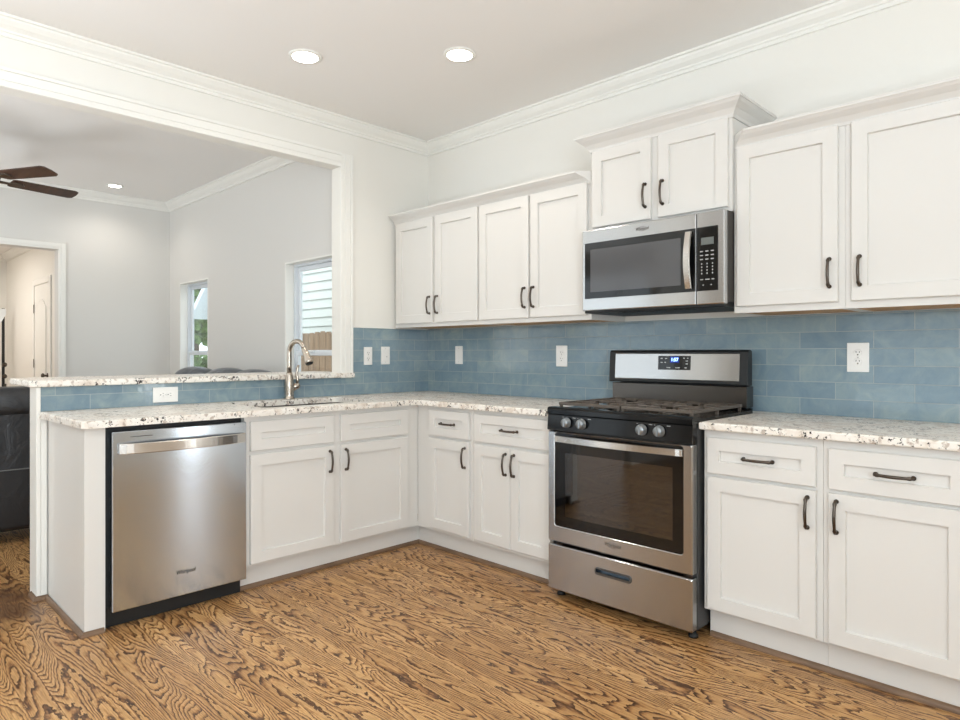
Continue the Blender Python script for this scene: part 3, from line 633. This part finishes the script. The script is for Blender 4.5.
# back guard
b = NB(); box(b, X0-.012, X1-.02, -.13, -.0505, .9365, 1.038, .002); obj('riser', b, M['steel_dark'], t)
b = NB(); box(b, X0+.03, X1-.03, -.115, -.06, 1.0385, 1.0435); obj('guard_seam', b, M['blackmat'], t)
b = NB(); prof = [(1.044, -.05), (1.044, .0), (1.05, .004), (1.205, -.006), (1.215, -.014), (1.216, -.028), (1.21, -.05)]; extrude_profile(b, prof, FR(-.155), X0-.014, X1-.004); bgd = obj('back_guard', b, M['blackmat'], t)
b = NB(); prof = [(1.062, -.003), (1.062, .0065), (1.066, .008), (1.196, -.0005), (1.2, -.003), (1.2, -.012)]; extrude_profile(b, prof, FR(-.155), X0+.026, X1-.042); obj('front_panel', b, M['steel_warm'], bgd)
tilt = math.atan2(.0085, .13)
def gq(u, v, w): return Vector((u, -.155-.008+(v-1.066)*(.0085/.13)-w, v))
b = NB(); vs = [b.verts.new(gq(u, v, w)) for w in (0.0002, .0018) for u, v in ((2.02, 1.114), (2.2, 1.114), (2.2, 1.186), (2.02, 1.186))]
for q in ((3, 2, 1, 0), (4, 5, 6, 7), (0, 1, 5, 4), (1, 2, 6, 5), (2, 3, 7, 6), (3, 0, 4, 7)): b.faces.new([vs[i] for i in q])
dsp = obj('clock_display', b, M['screen'], bgd)
b = NB(); b.faces.new([b.verts.new(gq(u, v, .0021)) for u, v in ((2.088, 1.150), (2.138, 1.150), (2.138, 1.182), (2.088, 1.182))]); obj('lit_window', b, M['digitglow'], bgd)
text('clock_digits', '1:57', .024, M['digit'], bgd, gq(2.113, 1.166, .0024), (R90-tilt, 0, 0), ext=.0001)
for u, v, a in ((2.04, 1.172, .012), (2.065, 1.172, .012), (2.04, 1.152, .012), (2.06, 1.152, .01), (2.08, 1.125, .02), (2.13, 1.125, .025), (2.175, 1.125, .012), (2.18, 1.145, .012), (2.18, 1.16, .012), (2.165, 1.174, .01), (2.185, 1.174, .008)):
    b = NB(); b.faces.new([b.verts.new(gq(u+p, v+q, .0021)) for p, q in ((-a/2, -.0022), (a/2, -.0022), (a/2, .0022), (-a/2, .0022))]); obj('key_legend', b, M['grey_print'], bgd)
# oven door: steel frame around dark glass
f = FR(-.68); D0, D1, DZ0, DZ1 = X0+.001, X1-.001, .28, .82
G0, G1, GZ0, GZ1 = 1.774, 2.45, .358, .812
b = NB(); c = .012
def rrect(u0, u1, v0, v1, w, r, seg=5):
    out = []
    for cu, cv, a0 in ((u0+r, v0+r, 180), (u1-r, v0+r, 270), (u1-r, v1-r, 0), (u0+r, v1-r, 90)):
        for k in range(seg): a = math.radians(a0+90*k/(seg-1)); out.append(b.verts.new(f(cu+r*math.cos(a), cv+r*math.sin(a), w)))
    return out
rs = [rrect(G0, G1, GZ0, GZ1, 0, .014), rrect(D0, D1, DZ0, DZ1, 0, .006), rrect(D0, D1, DZ0, DZ1, .034, .006), rrect(D0+.005, D1-.005, DZ0+.005, DZ1-.005, .04, .006), rrect(G0-.003, G1+.003, GZ0-.003, GZ1+.003, .04, .016), rrect(G0, G1, GZ0, GZ1, .037, .014), rrect(G0, G1, GZ0, GZ1, 0, .014)]
for a, d in zip(rs, rs[1:]):
    for k in range(20): b.faces.new((a[k], a[(k+1) % 20], d[(k+1) % 20], d[k]))
bmesh.ops.remove_doubles(b, verts=b.verts, dist=1e-6)
od = obj('oven_door', b, M['steel_warm'], t)
b = NB(); rs = [rrect(G0+.0005, G1-.0005, GZ0+.0005, GZ1-.0005, w, .0135) for w in (.026, .034)]
for k in range(20): b.faces.new((rs[0][k], rs[0][(k+1) % 20], rs[1][(k+1) % 20], rs[1][k]))
b.faces.new(rs[0][::-1]); b.faces.new(rs[1]); obj('oven_window', b, M['ovenglass'], od)
b = NB(); a1, a2 = G0+.06, G1-.05
for (u0, u1, v0, v1) in ((G0+.001, a1, GZ0+.001, GZ1-.001), (a2, G1-.001, GZ0+.001, GZ1-.001), (a1, a2, GZ0+.001, GZ0+.05), (a1, a2, GZ1-.095, GZ1-.001)): fbox(b, f, u0, u1, v0, v1, .0342, .0346)
obj('window_border', b, M['screen'], od)
b = NB(); n = 24; rows = []
for i in range(n+1):
    s = i/n; u = G0+.001+(G1-G0-.002)*s; bow = .05+.022*math.sin(math.pi*s)
    if i in (0, n): bow = .048
    rows.append([b.verts.new(f(u, v, w)) for v, w in ((.768, bow-.012), (.77, bow), (.798, bow), (.8, bow-.012))])
for a, d in zip(rows, rows[1:]):
    for k in range(4): b.faces.new((a[k], a[(k+1) % 4], d[(k+1) % 4], d[k]))
b.faces.new(rows[0]); b.faces.new(rows[-1][::-1])
for u in (G0+.002, G1-.022): fbox(b, f, u, u+.02, .771, .797, .0345, .05)
obj('door_handle', b, M['steel_bright'], od)
text('logo', 'Whirlpool', .024, M['emboss'], od, f(XC-.006, .328, .0405), ROT_R, .2, sx=.85)
b = NB(); pts = [f(XC-.006+.028*math.cos(a), .328+.012*math.sin(a), .0405) for a in [math.radians(20+300*k/24) for k in range(25)]]; tube(b, pts, .0009, 6); obj('logo_ring', b, M['emboss'], od)
# storage drawer with recessed pull
b = NB(); U0, U1, V0, V1 = D0, D1, .045, .265; P0, P1, Q0, Q1 = XC-.098, XC+.09, .180, .207
rs = [rrect(U0, U1, V0, V1, 0, .006), rrect(U0, U1, V0, V1, .034, .006), rrect(U0+.005, U1-.005, V0+.005, V1-.005, .04, .006), rrect(P0, P1, Q0, Q1, .04, .012), rrect(P0+.001, P1-.001, Q0+.001, Q1-.001, .018, .0115)]
for a, d in zip(rs, rs[1:]):
    for k in range(20): b.faces.new((a[k], a[(k+1) % 20], d[(k+1) % 20], d[k]))
b.faces.new(rs[0][::-1]); b.faces.new(rs[-1]); dw = obj('storage_drawer', b, M['steel_warm'], t)
b = NB(); rs = [rrect(P0-.004, P1+.004, Q0-.004, Q1+.004, .0405, .015), rrect(P0-.003, P1+.003, Q0-.003, Q1+.003, .0435, .014), rrect(P0+.004, P1-.004, Q0+.008, Q1-.002, .0435, .008), rrect(P0+.004, P1-.004, Q0+.008, Q1-.002, .0195, .008)]
for a, d in zip(rs, rs[1:]):
    for k in range(20): b.faces.new((a[k], a[(k+1) % 20], d[(k+1) % 20], d[k]))
b.faces.new(rs[-1]); obj('pull_handle', b, mat('dark_chrome', (112, 120, 128), .2, 1), dw)
for x in (X0+.03, X1-.03):
    for y in (-.65, -.12):
        b = NB(); lathe(b, [(.02, .001), (.021, .012), (.012, .016), (.012, .0445)], (x, y, 0), 'z', 14); obj('foot', b, M['blackmat'], t)
b = NB(); box(b, X0+.06, X1-.06, -.66, -.64, .02, .0445); obj('front_rail', b, M['blackmat'], t)

# ------------------------------------------------------------------ microwave
X0, X1, Z0, Z1 = 1.731, 2.498, 1.42, 1.84
t = thing('microwave', 'stainless over-the-range microwave hung under the short cabinet', 'microwave', (XC, -.2, Z0))
b = NB(); box(b, X0+.006, X1-.002, -.395, -.0095, Z0+.012, Z1-.001); obj('case', b, mat('microwave_case', (88, 84, 80), .4, .5), t)
b = NB(); box(b, X0+.004, X1-.004, -.415, -.03, Z0-.012, Z0+.0118, .003)
for k in range(14): box(b, X0+.2+k*.028, X0+.218+k*.028, -.4, -.33, Z0-.0145, Z0-.0118)
obj('vent_base', b, M['blackmat'], t)
f = FR(-.396); SPL = 2.365
def slab(nm, u0, u1, m_): 
    b = NB(); fbox(b, f, u0, u1, Z0, Z1-.001, 0, .034, .005, 2); return obj(nm, b, m_, t)
md = slab('door', X0, SPL-.0008, M['steel_warm']); mc = slab('control_section', SPL+.0008, X1, M['steel_warm'])
b = NB(); fbox(b, f, 1.749, SPL-.003, 1.482, 1.771, .0341, .0372, .001); dg = obj('door_glass', b, M['screen'], md)
b = NB(); fbox(b, f, 1.785, 2.29, 1.515, 1.735, .0373, .0376); obj('viewing_window', b, M['mwdoor'], md)
b = NB(); fbox(b, f, SPL+.003, 2.468, 1.482, 1.771, .0341, .0372, .001); pc = obj('control_panel', b, M['screen'], mc)
b = NB(); fbox(b, f, 2.39, 2.45, 1.69, 1.722, .0373, .0377); obj('display', b, M['lcd'], mc)
for r_ in range(3):
    for c_ in range(3): b = NB(); u = 2.393+c_*.0255; v = 1.66-r_*.018; fbox(b, f, u-.008, u+.006, v-.002, v+.0025, .0373, .0376); obj('function_key', b, M['grey_print'], mc)
for r_ in range(4):
    for c_ in range(3): b = NB(); u = 2.393+c_*.0255; v = 1.604-r_*.0145; fbox(b, f, u-.0025, u+.0025, v-.003, v+.003, .0373, .0376); obj('number_key', b, M['grey_print'], mc)
for u, v, a in ((2.393, 1.533, .014), (2.42, 1.533, .02), (2.446, 1.533, .012), (2.4, 1.508, .006), (2.438, 1.508, .006)): b = NB(); fbox(b, f, u-a/2, u+a/2, v-.002, v+.002, .0373, .0376); obj('start_key', b, M['grey_print'], mc)
b = NB(); n = 18; rows = []; hu = 2.333
for i in range(n+1):
    s = i/n; v = 1.495+.262*s; bow = .052+.022*math.sin(math.pi*s); uo = -.0
    rows.append([b.verts.new(f(hu+du, v, w)) for du, w in ((-.016, bow-.006), (-.013, bow), (.013, bow), (.016, bow-.006), (.012, bow-.013), (-.012, bow-.013))])
for a, d in zip(rows, rows[1:]):
    for k in range(6): b.faces.new((a[k], a[(k+1) % 6], d[(k+1) % 6], d[k])).smooth = False
b.faces.new(rows[0]); b.faces.new(rows[-1][::-1])
for v in (1.498, 1.736): fbox(b, f, hu-.01, hu+.01, v, v+.018, .0375, .046)
obj('door_handle', b, M['steel_bright'], md)
text('logo', 'Whirlpool', .02, M['emboss'], md, f(2.085, 1.806, .0345), ROT_R, .2, sx=.85)
b = NB(); pts = [f(2.085+.026*math.cos(a), 1.806+.010*math.sin(a), .0345) for a in [math.radians(20+300*k/24) for k in range(25)]]; tube(b, pts, .0008, 6); obj('logo_ring', b, M['emboss'], md)

# ------------------------------------------------------------------ recessed lights
def can(lab, x, y, power, r=.066, col=(1, .93, .84)):
    t = thing('recessed_light', lab, 'ceiling light', (x, y, ZC), 'recessed ceiling lights')
    b = NB(); lathe(b, [(r+.022, -.0005), (r+.02, -.006), (r+.002, -.008), (r, -.006), (r, -.0005)], (x, y, ZC), 'z', 32); obj('trim_ring', b, M['trim'], t)
    b = NB(); lathe(b, [(r-.0005, -.001), (r-.0005, -.0082), (.0001, -.0088)], (x, y, ZC), 'z', 32); obj('lens', b, M['lens'], t)
    l = bpy.data.lights.new('lamp', 'SPOT'); l.energy = power; l.color = col; l.shadow_soft_size = .06; l.spot_size = math.radians(150); l.spot_blend = .8
    o = bpy.data.objects.new('lamp', l); C.objects.link(o); o.parent = t; o.location = (0, 0, -.02)
can('lit recessed ceiling light nearer the wide opening to the living room', .668, -1.436, 17)
can('lit recessed ceiling light nearer the stove wall and corner cabinets', 1.266, -.876, 17)
can('lit recessed ceiling light in the living room beyond the opening', -2.988, -1.294, 14, .052)
# unseen fill spots added below the ceilings, out of view
for x, y, pw in ((3.5, -1.6, 10), (2.3, -2.8, 34), (3.9, -3.6, 30), (1.0, -3.6, 26), (-1.4, -4.4, 20)):
    l = bpy.data.lights.new('fill_spot', 'SPOT'); l.energy = pw*.28; l.color = (1, .93, .84); l.shadow_soft_size = .07; l.spot_size = math.radians(150); l.spot_blend = .8
    o = bpy.data.objects.new('fill_spot', l); C.objects.link(o); o.location = (x, y, ZC-.02)

# ------------------------------------------------------------------ ceiling fan
HX, HY, HZ = 3.7581-.7027*4.52-.7115*3.46, -3.2459+.7115*4.52-.7027*3.46, 2.405
t = thing('ceiling_fan', 'dark walnut bladed ceiling fan hanging in the living room', 'ceiling fan', (HX, HY, ZC))
b = NB(); lathe(b, [(.065, -.001), (.065, -.02), (.02, -.06)], (HX, HY, ZC), 'z', 20); obj('canopy', b, M['bronze'], t)
b = NB(); tube(b, [(HX, HY, ZC-.055), (HX, HY, HZ+.12)], .012, 12); obj('downrod', b, M['bronze'], t)
b = NB(); lathe(b, [(.03, .12), (.09, .1), (.115, .06), (.115, .02), (.08, .0), (.05, -.03), (.001, -.04)], (HX, HY, HZ), 'z', 28); obj('motor_housing', b, M['bronze'], t)
ang0 = .7793+math.radians(57)
for k in range(5):
    a = ang0-k*2*math.pi/5+.0; ca, sa = math.cos(a), math.sin(a); tw = math.radians(13)
    def bl(r, s, h): return Vector((HX+ca*r-sa*s*math.cos(tw), HY+sa*r+ca*s*math.cos(tw), HZ+.01+s*math.sin(tw)*-1+h))
    b = NB(); out = [(.18, -.05), (.2, -.058), (.59, -.066), (.615, -.052), (.622, 0), (.615, .052), (.59, .066), (.2, .058), (.18, .05)]
    lo = [b.verts.new(bl(r, s, 0)) for r, s in out]; hi = [b.verts.new(bl(r, s, .007)) for r, s in out]; b.faces.new(lo[::-1]); b.faces.new(hi)
    for i in range(len(out)): j = (i+1) % len(out); b.faces.new((lo[i], lo[j], hi[j], hi[i]))
    o = obj('blade', b, M['blade'], t)
    b = NB(); out = [(.08, -.016), (.17, -.012), (.2, -.034), (.25, -.03), (.27, 0), (.25, .03), (.2, .034), (.17, .012), (.08, .016)]
    lo = [b.verts.new(bl(r, s, -.008)) for r, s in out]; hi = [b.verts.new(bl(r, s, -.0005)) for r, s in out]; b.faces.new(lo[::-1]); b.faces.new(hi)
    for i in range(len(out)): j = (i+1) % len(out); b.faces.new((lo[i], lo[j], hi[j], hi[i]))
    obj('blade_bracket', b, M['bronze'], o)

# ------------------------------------------------------------------ sofas
def soft(b, x0, x1, y0, y1, z0, z1, r): box(b, x0, x1, y0, y1, z0, z1, r, 4)
t = thing('sofa', 'black leather sofa standing behind the half wall, its back to the kitchen', 'sofa', (-1.7, -2.5, 0))
b = NB(); soft(b, -2.0, -1.24, -3.4, -1.7, .07, .42, .04); obj('base', b, M['leather'], t, True)
b = NB(); soft(b, -1.36, -1.19, -3.42, -1.68, .09, .872, .035); obj('back', b, M['leather'], t, True)
b = NB(); soft(b, -1.42, -1.17, -3.41, -2.56, .80, .985, .06); soft(b, -1.42, -1.17, -2.555, -1.69, .80, .985, .06); obj('back_cushion', b, M['leather'], t, True)
b = NB(); soft(b, -2.02, -1.4, -3.2, -2.56, .40, .56, .05); soft(b, -2.02, -1.4, -2.54, -1.9, .40, .56, .05); obj('seat_cushion', b, M['leather'], t, True)
for y in (-3.42, -1.88): b = NB(); soft(b, -2.0, -1.3, y, y+.2, .07, .64, .06); obj('arm', b, M['leather'], t, True)
b = NB(); tube(b, [(-1.187, -3.4, .47), (-1.187, -1.7, .47)], .004, 6); obj('seam', b, M['stitch'], t)
for x in (-1.95, -1.28):
    for y in (-3.35, -1.78): b = NB(); box(b, x, x+.06, y, y+.06, .001, .072); obj('foot', b, M['blackmat'], t)
t = thing('sofa', 'slate leather sofa under the living room windows, cushion tops showing above the bar', 'sofa', (-1.45, -1.2, 0))
b = NB(); soft(b, -2.42, -.50, -1.6, -.75, .03, .44, .06); obj('base', b, M['slate'], t, True)
b = NB(); soft(b, -2.42, -.50, -.95, -.72, .1, .98, .07); obj('back', b, M['slate'], t, True)
def pillow(b, c, sx, sy, sz, rz=0):
    bmesh.ops.create_uvsphere(b, u_segments=28, v_segments=16, radius=1, matrix=Matrix.Translation(c) @ Matrix.Rotation(rz, 4, 'Y') @ Matrix.Diagonal((sx, sy, sz, 1)))
for c_, s_, rz in (((-2.0, -.93, .983), (.35, .15, .1), .02), ((-1.4, -.93, .983), (.34, .15, .1), -.02), ((-.86, -.93, .982), (.36, .14, .095), .05)):
    b = NB(); pillow(b, c_, *s_, rz); obj('back_cushion', b, M['slate'], t, True)
for x in (-2.6, -.50): b = NB(); soft(b, x, x+.18, -1.62, -.75, .03, .62, .07); obj('arm', b, M['slate'], t, True)
for x0, x1 in ((-2.4, -1.47), (-1.45, -.52)): b = NB(); soft(b, x0, x1, -1.63, -.95, .42, .58, .06); obj('seat_cushion', b, M['slate'], t, True)
for x in (-2.5, -.45):
    for y in (-1.55, -.85): b = NB(); box(b, x, x+.05, y, y+.05, .001, .032); obj('foot', b, M['blackmat'], t)
# ------------------------------------------------------------------ hallway door and stand
DX0, DX1 = -5.40, -4.70; DH = 1.99
d_ = structure('door_1', ((DX0+DX1)/2, YH, 0)); f = FR(YH)
b = NB(); fbox(b, f, DX0-.07, DX0, 0, DH+.07, .0005, .018, .003); fbox(b, f, DX1, DX1+.07, 0, DH+.07, .0005, .018, .003); fbox(b, f, DX0, DX1, DH, DH+.07, .0005, .018, .003); obj('casing', b, M['trim'], d_)
b = NB(); u0, u1, v0, v1 = DX0+.004, DX1-.004, .01, DH-.004
fbox(b, f, u0, u1, v0, v1, .0005, .009)
def arch(u0, u1, v0, vs, rise, w, n=10):
    return [(u0, v0), (u1, v0)]+[(u1-(u1-u0)*k/n, vs+rise*math.sin(math.pi*k/n)) for k in range(n+1)]
lf = obj('door_leaf', b, M['trim'], d_)
for vv0, vv1, rise in ((.72, 1.72, .1), (.16, .62, 0)):
    b = NB(); o_ = arch(u0+.12, u1-.12, vv0, vv1, rise, 0); i_ = arch(u0+.15, u1-.15, vv0+.03, vv1-.02, rise, 0)
    A_ = [b.verts.new(f(u, v, .0095)) for u, v in o_]; B_ = [b.verts.new(f(u, v, .02)) for u, v in o_]; Cc = [b.verts.new(f(u, v, .014)) for u, v in i_]
    for k in range(len(o_)):
        j = (k+1) % len(o_); b.faces.new((A_[k], A_[j], B_[j], B_[k])); b.faces.new((B_[k], B_[j], Cc[j], Cc[k]))
    b.faces.new(A_[::-1]); b.faces.new(Cc); obj('panel', b, M['trim'], lf)
b = NB(); lathe(b, [(.03, 0), (.03, .006), (.011, .01), (.011, .03), (.026, .04), (.028, .052), (.016, .062), (.0001, .063)], (DX1-.07, YH-.0095, .95), '-y', 18); obj('door_knob', b, M['bronze'], lf)
for z in (.25, 1.08, 1.72): b = NB(); fbox(b, f, DX0-.006, DX0+.012, z-.05, z+.05, .0185, .022); obj('hinge', b, M['hinge'], d_)
t = thing('hall_stand', 'black and white metal stand at the far end of the hallway', 'stand', (-6.6, -1.6, 0))
b = NB(); sy = -1.585
box(b, -6.60, -6.575, sy-.0, sy+.03, .0, 1.78, .003); box(b, -6.75, -6.4, sy-.25, sy+.03, 0, .03, .004); obj('upright', b, M['blackmat'], t)
b = NB(); tube(b, [(-6.45, sy+.02, .03), (-6.56, sy+.03, .8)], .015, 8); obj('brace', b, M['hinge'], t)
b = NB(); vs = [b.verts.new((x, y, z)) for x in (-6.55, -6.535) for y, z in ((sy-.2, 1.2), (sy+.035, 1.7), (sy+.035, 1.77), (sy-.2, 1.77))]
for q in ((3, 2, 1, 0), (4, 5, 6, 7), (0, 1, 5, 4), (1, 2, 6, 5), (2, 3, 7, 6), (3, 0, 4, 7)): b.faces.new([vs[i] for i in q])
obj('panel', b, M['siding2'], t)
for z in (1.05, .9): b = NB(); lathe(b, [(.001, -.03), (.03, 0), (.001, .03)], (-6.53, sy+.02, z), 'x', 12); obj('knob', b, M['bronze'], t)

# ------------------------------------------------------------------ outdoors
b = NB(); box(b, -30, 12, .6, 30, -.55, -.45); o = struct('ground_outside', b, M['concrete'])
t = thing('picket_fence', 'weathered board fence outside the window behind the faucet', 'fence', (-4.5, 1.6, -.45))
for i in range(30):
    x = -6.6+i*.145; h = 1.49+random.uniform(-.012, .012); b = NB()
    pts = [(x, -.44), (x+.136, -.44), (x+.136, h-.03), (x+.106, h), (x+.03, h), (x, h-.03)]
    a = [b.verts.new((u, 1.6, v)) for u, v in pts]; c = [b.verts.new((u, 1.618, v)) for u, v in pts]; b.faces.new(a); b.faces.new(c[::-1])
    for k in range(6): b.faces.new((a[k], a[(k+1) % 6], c[(k+1) % 6], c[k]))
    obj('picket', b, M['fence'], t)
for z in (0.0, .6, 1.2): b = NB(); box(b, -6.6, -2.25, 1.6185, 1.656, z, z+.09); obj('rail', b, M['fence'], t)
def lap_house(name, lab, x0, x1, y, z0, z1, m_, dep, ex=.15):
    t = thing(name, lab, 'house', ((x0+x1)/2, y+dep/2, z0)); b = NB(); n = int((z1-z0)/ex)
    box(b, x0, x1, y+.03, y+dep, z0, z1)
    for i in range(n):
        z = z0+i*ex; vs = [b.verts.new((x, yy, zz)) for x in (x0, x1) for yy, zz in ((y, z), (y+.03, z), (y+.03, z+ex), (y+.022, z+ex))]
        for q in ((0, 4, 7, 3), (0, 1, 5, 4), (3, 7, 6, 2), (0, 3, 2, 1), (4, 5, 6, 7)): b.faces.new([vs[k] for k in q])
    obj('siding', b, m_, t); return t
t = lap_house('neighbor_house', 'pale mint lap-sided house wall seen over the board fence', -7.2, -2.0, 2.6, -.45, 4.4, M['siding'], 3)
b = NB(); box(b, -7.2, -2.0, 2.3, 5.8, 4.4, 4.5); obj('roof', b, M['roof'], t)
t = lap_house('shed', 'white gabled shed seen through the far narrow window', -10.1, -7.9, 2.75, -.45, 1.95, M['siding2'], 2.6)
b = NB(); A_ = [(-10.46, 1.93), (-9.0, 3.1), (-7.54, 1.93), (-7.54, 2.07), (-9.0, 3.26), (-10.46, 2.07)]
r0 = [b.verts.new((x, 2.33, z)) for x, z in A_]; r1 = [b.verts.new((x, 5.7, z)) for x, z in A_]
for k in range(6): b.faces.new((r0[k], r0[(k+1) % 6], r1[(k+1) % 6], r1[k]))
for q in ((0, 1, 4, 5), (1, 2, 3, 4)): b.faces.new([r0[i] for i in q]); b.faces.new([r1[i] for i in q][::-1])
obj('roof', b, M['soffit'], t)
b = NB(); g0 = [b.verts.new((x, 2.77, z)) for x, z in ((-10.1, 1.951), (-7.9, 1.951), (-9.0, 2.95))]; g1 = [b.verts.new((x, 2.8, z)) for x, z in ((-10.1, 1.951), (-7.9, 1.951), (-9.0, 2.95))]
b.faces.new(g0); b.faces.new(g1[::-1])
for k in range(3): b.faces.new((g0[k], g0[(k+1) % 3], g1[(k+1) % 3], g1[k]))
obj('gable', b, M['siding2'], t)
def leafy(name, lab, cat, x, y, z, r, n, trunk=None):
    t = thing(name, lab, cat, (x, y, -.45)); b = NB()
    for i in range(n):
        p = Vector((random.gauss(0, 1), random.gauss(0, 1), random.gauss(0, 1))).normalized()*r*random.uniform(.45, 1); p = Vector((x, y, z))+Vector((p.x, p.y, p.z*.9))
        s = r*.11; u = Vector((random.gauss(0, 1), random.gauss(0, 1), random.gauss(0, 1))).normalized(); w = u.orthogonal().normalized()
        b.faces.new([b.verts.new(p+q) for q in (u*s, w*s*.6, -u*s, -w*s*.6)])
    obj('foliage', b, M['leaf'], t)
    b = NB(); tube(b, [(x, y, -.449), (x, y, z*.5), (x, y, z)], [r*.09, r*.06, r*.02], 8); obj('trunk', b, M['bark'], t)
leafy('tree', 'leafy green tree outside, above the shed past the far narrow window', 'tree', -18.6, 5.7, 3.2, 1.9, 2600)
leafy('shrub', 'green shrub outside the lower pane of the far narrow window', 'shrub', -7.85, 1.41, .75, .55, 900)
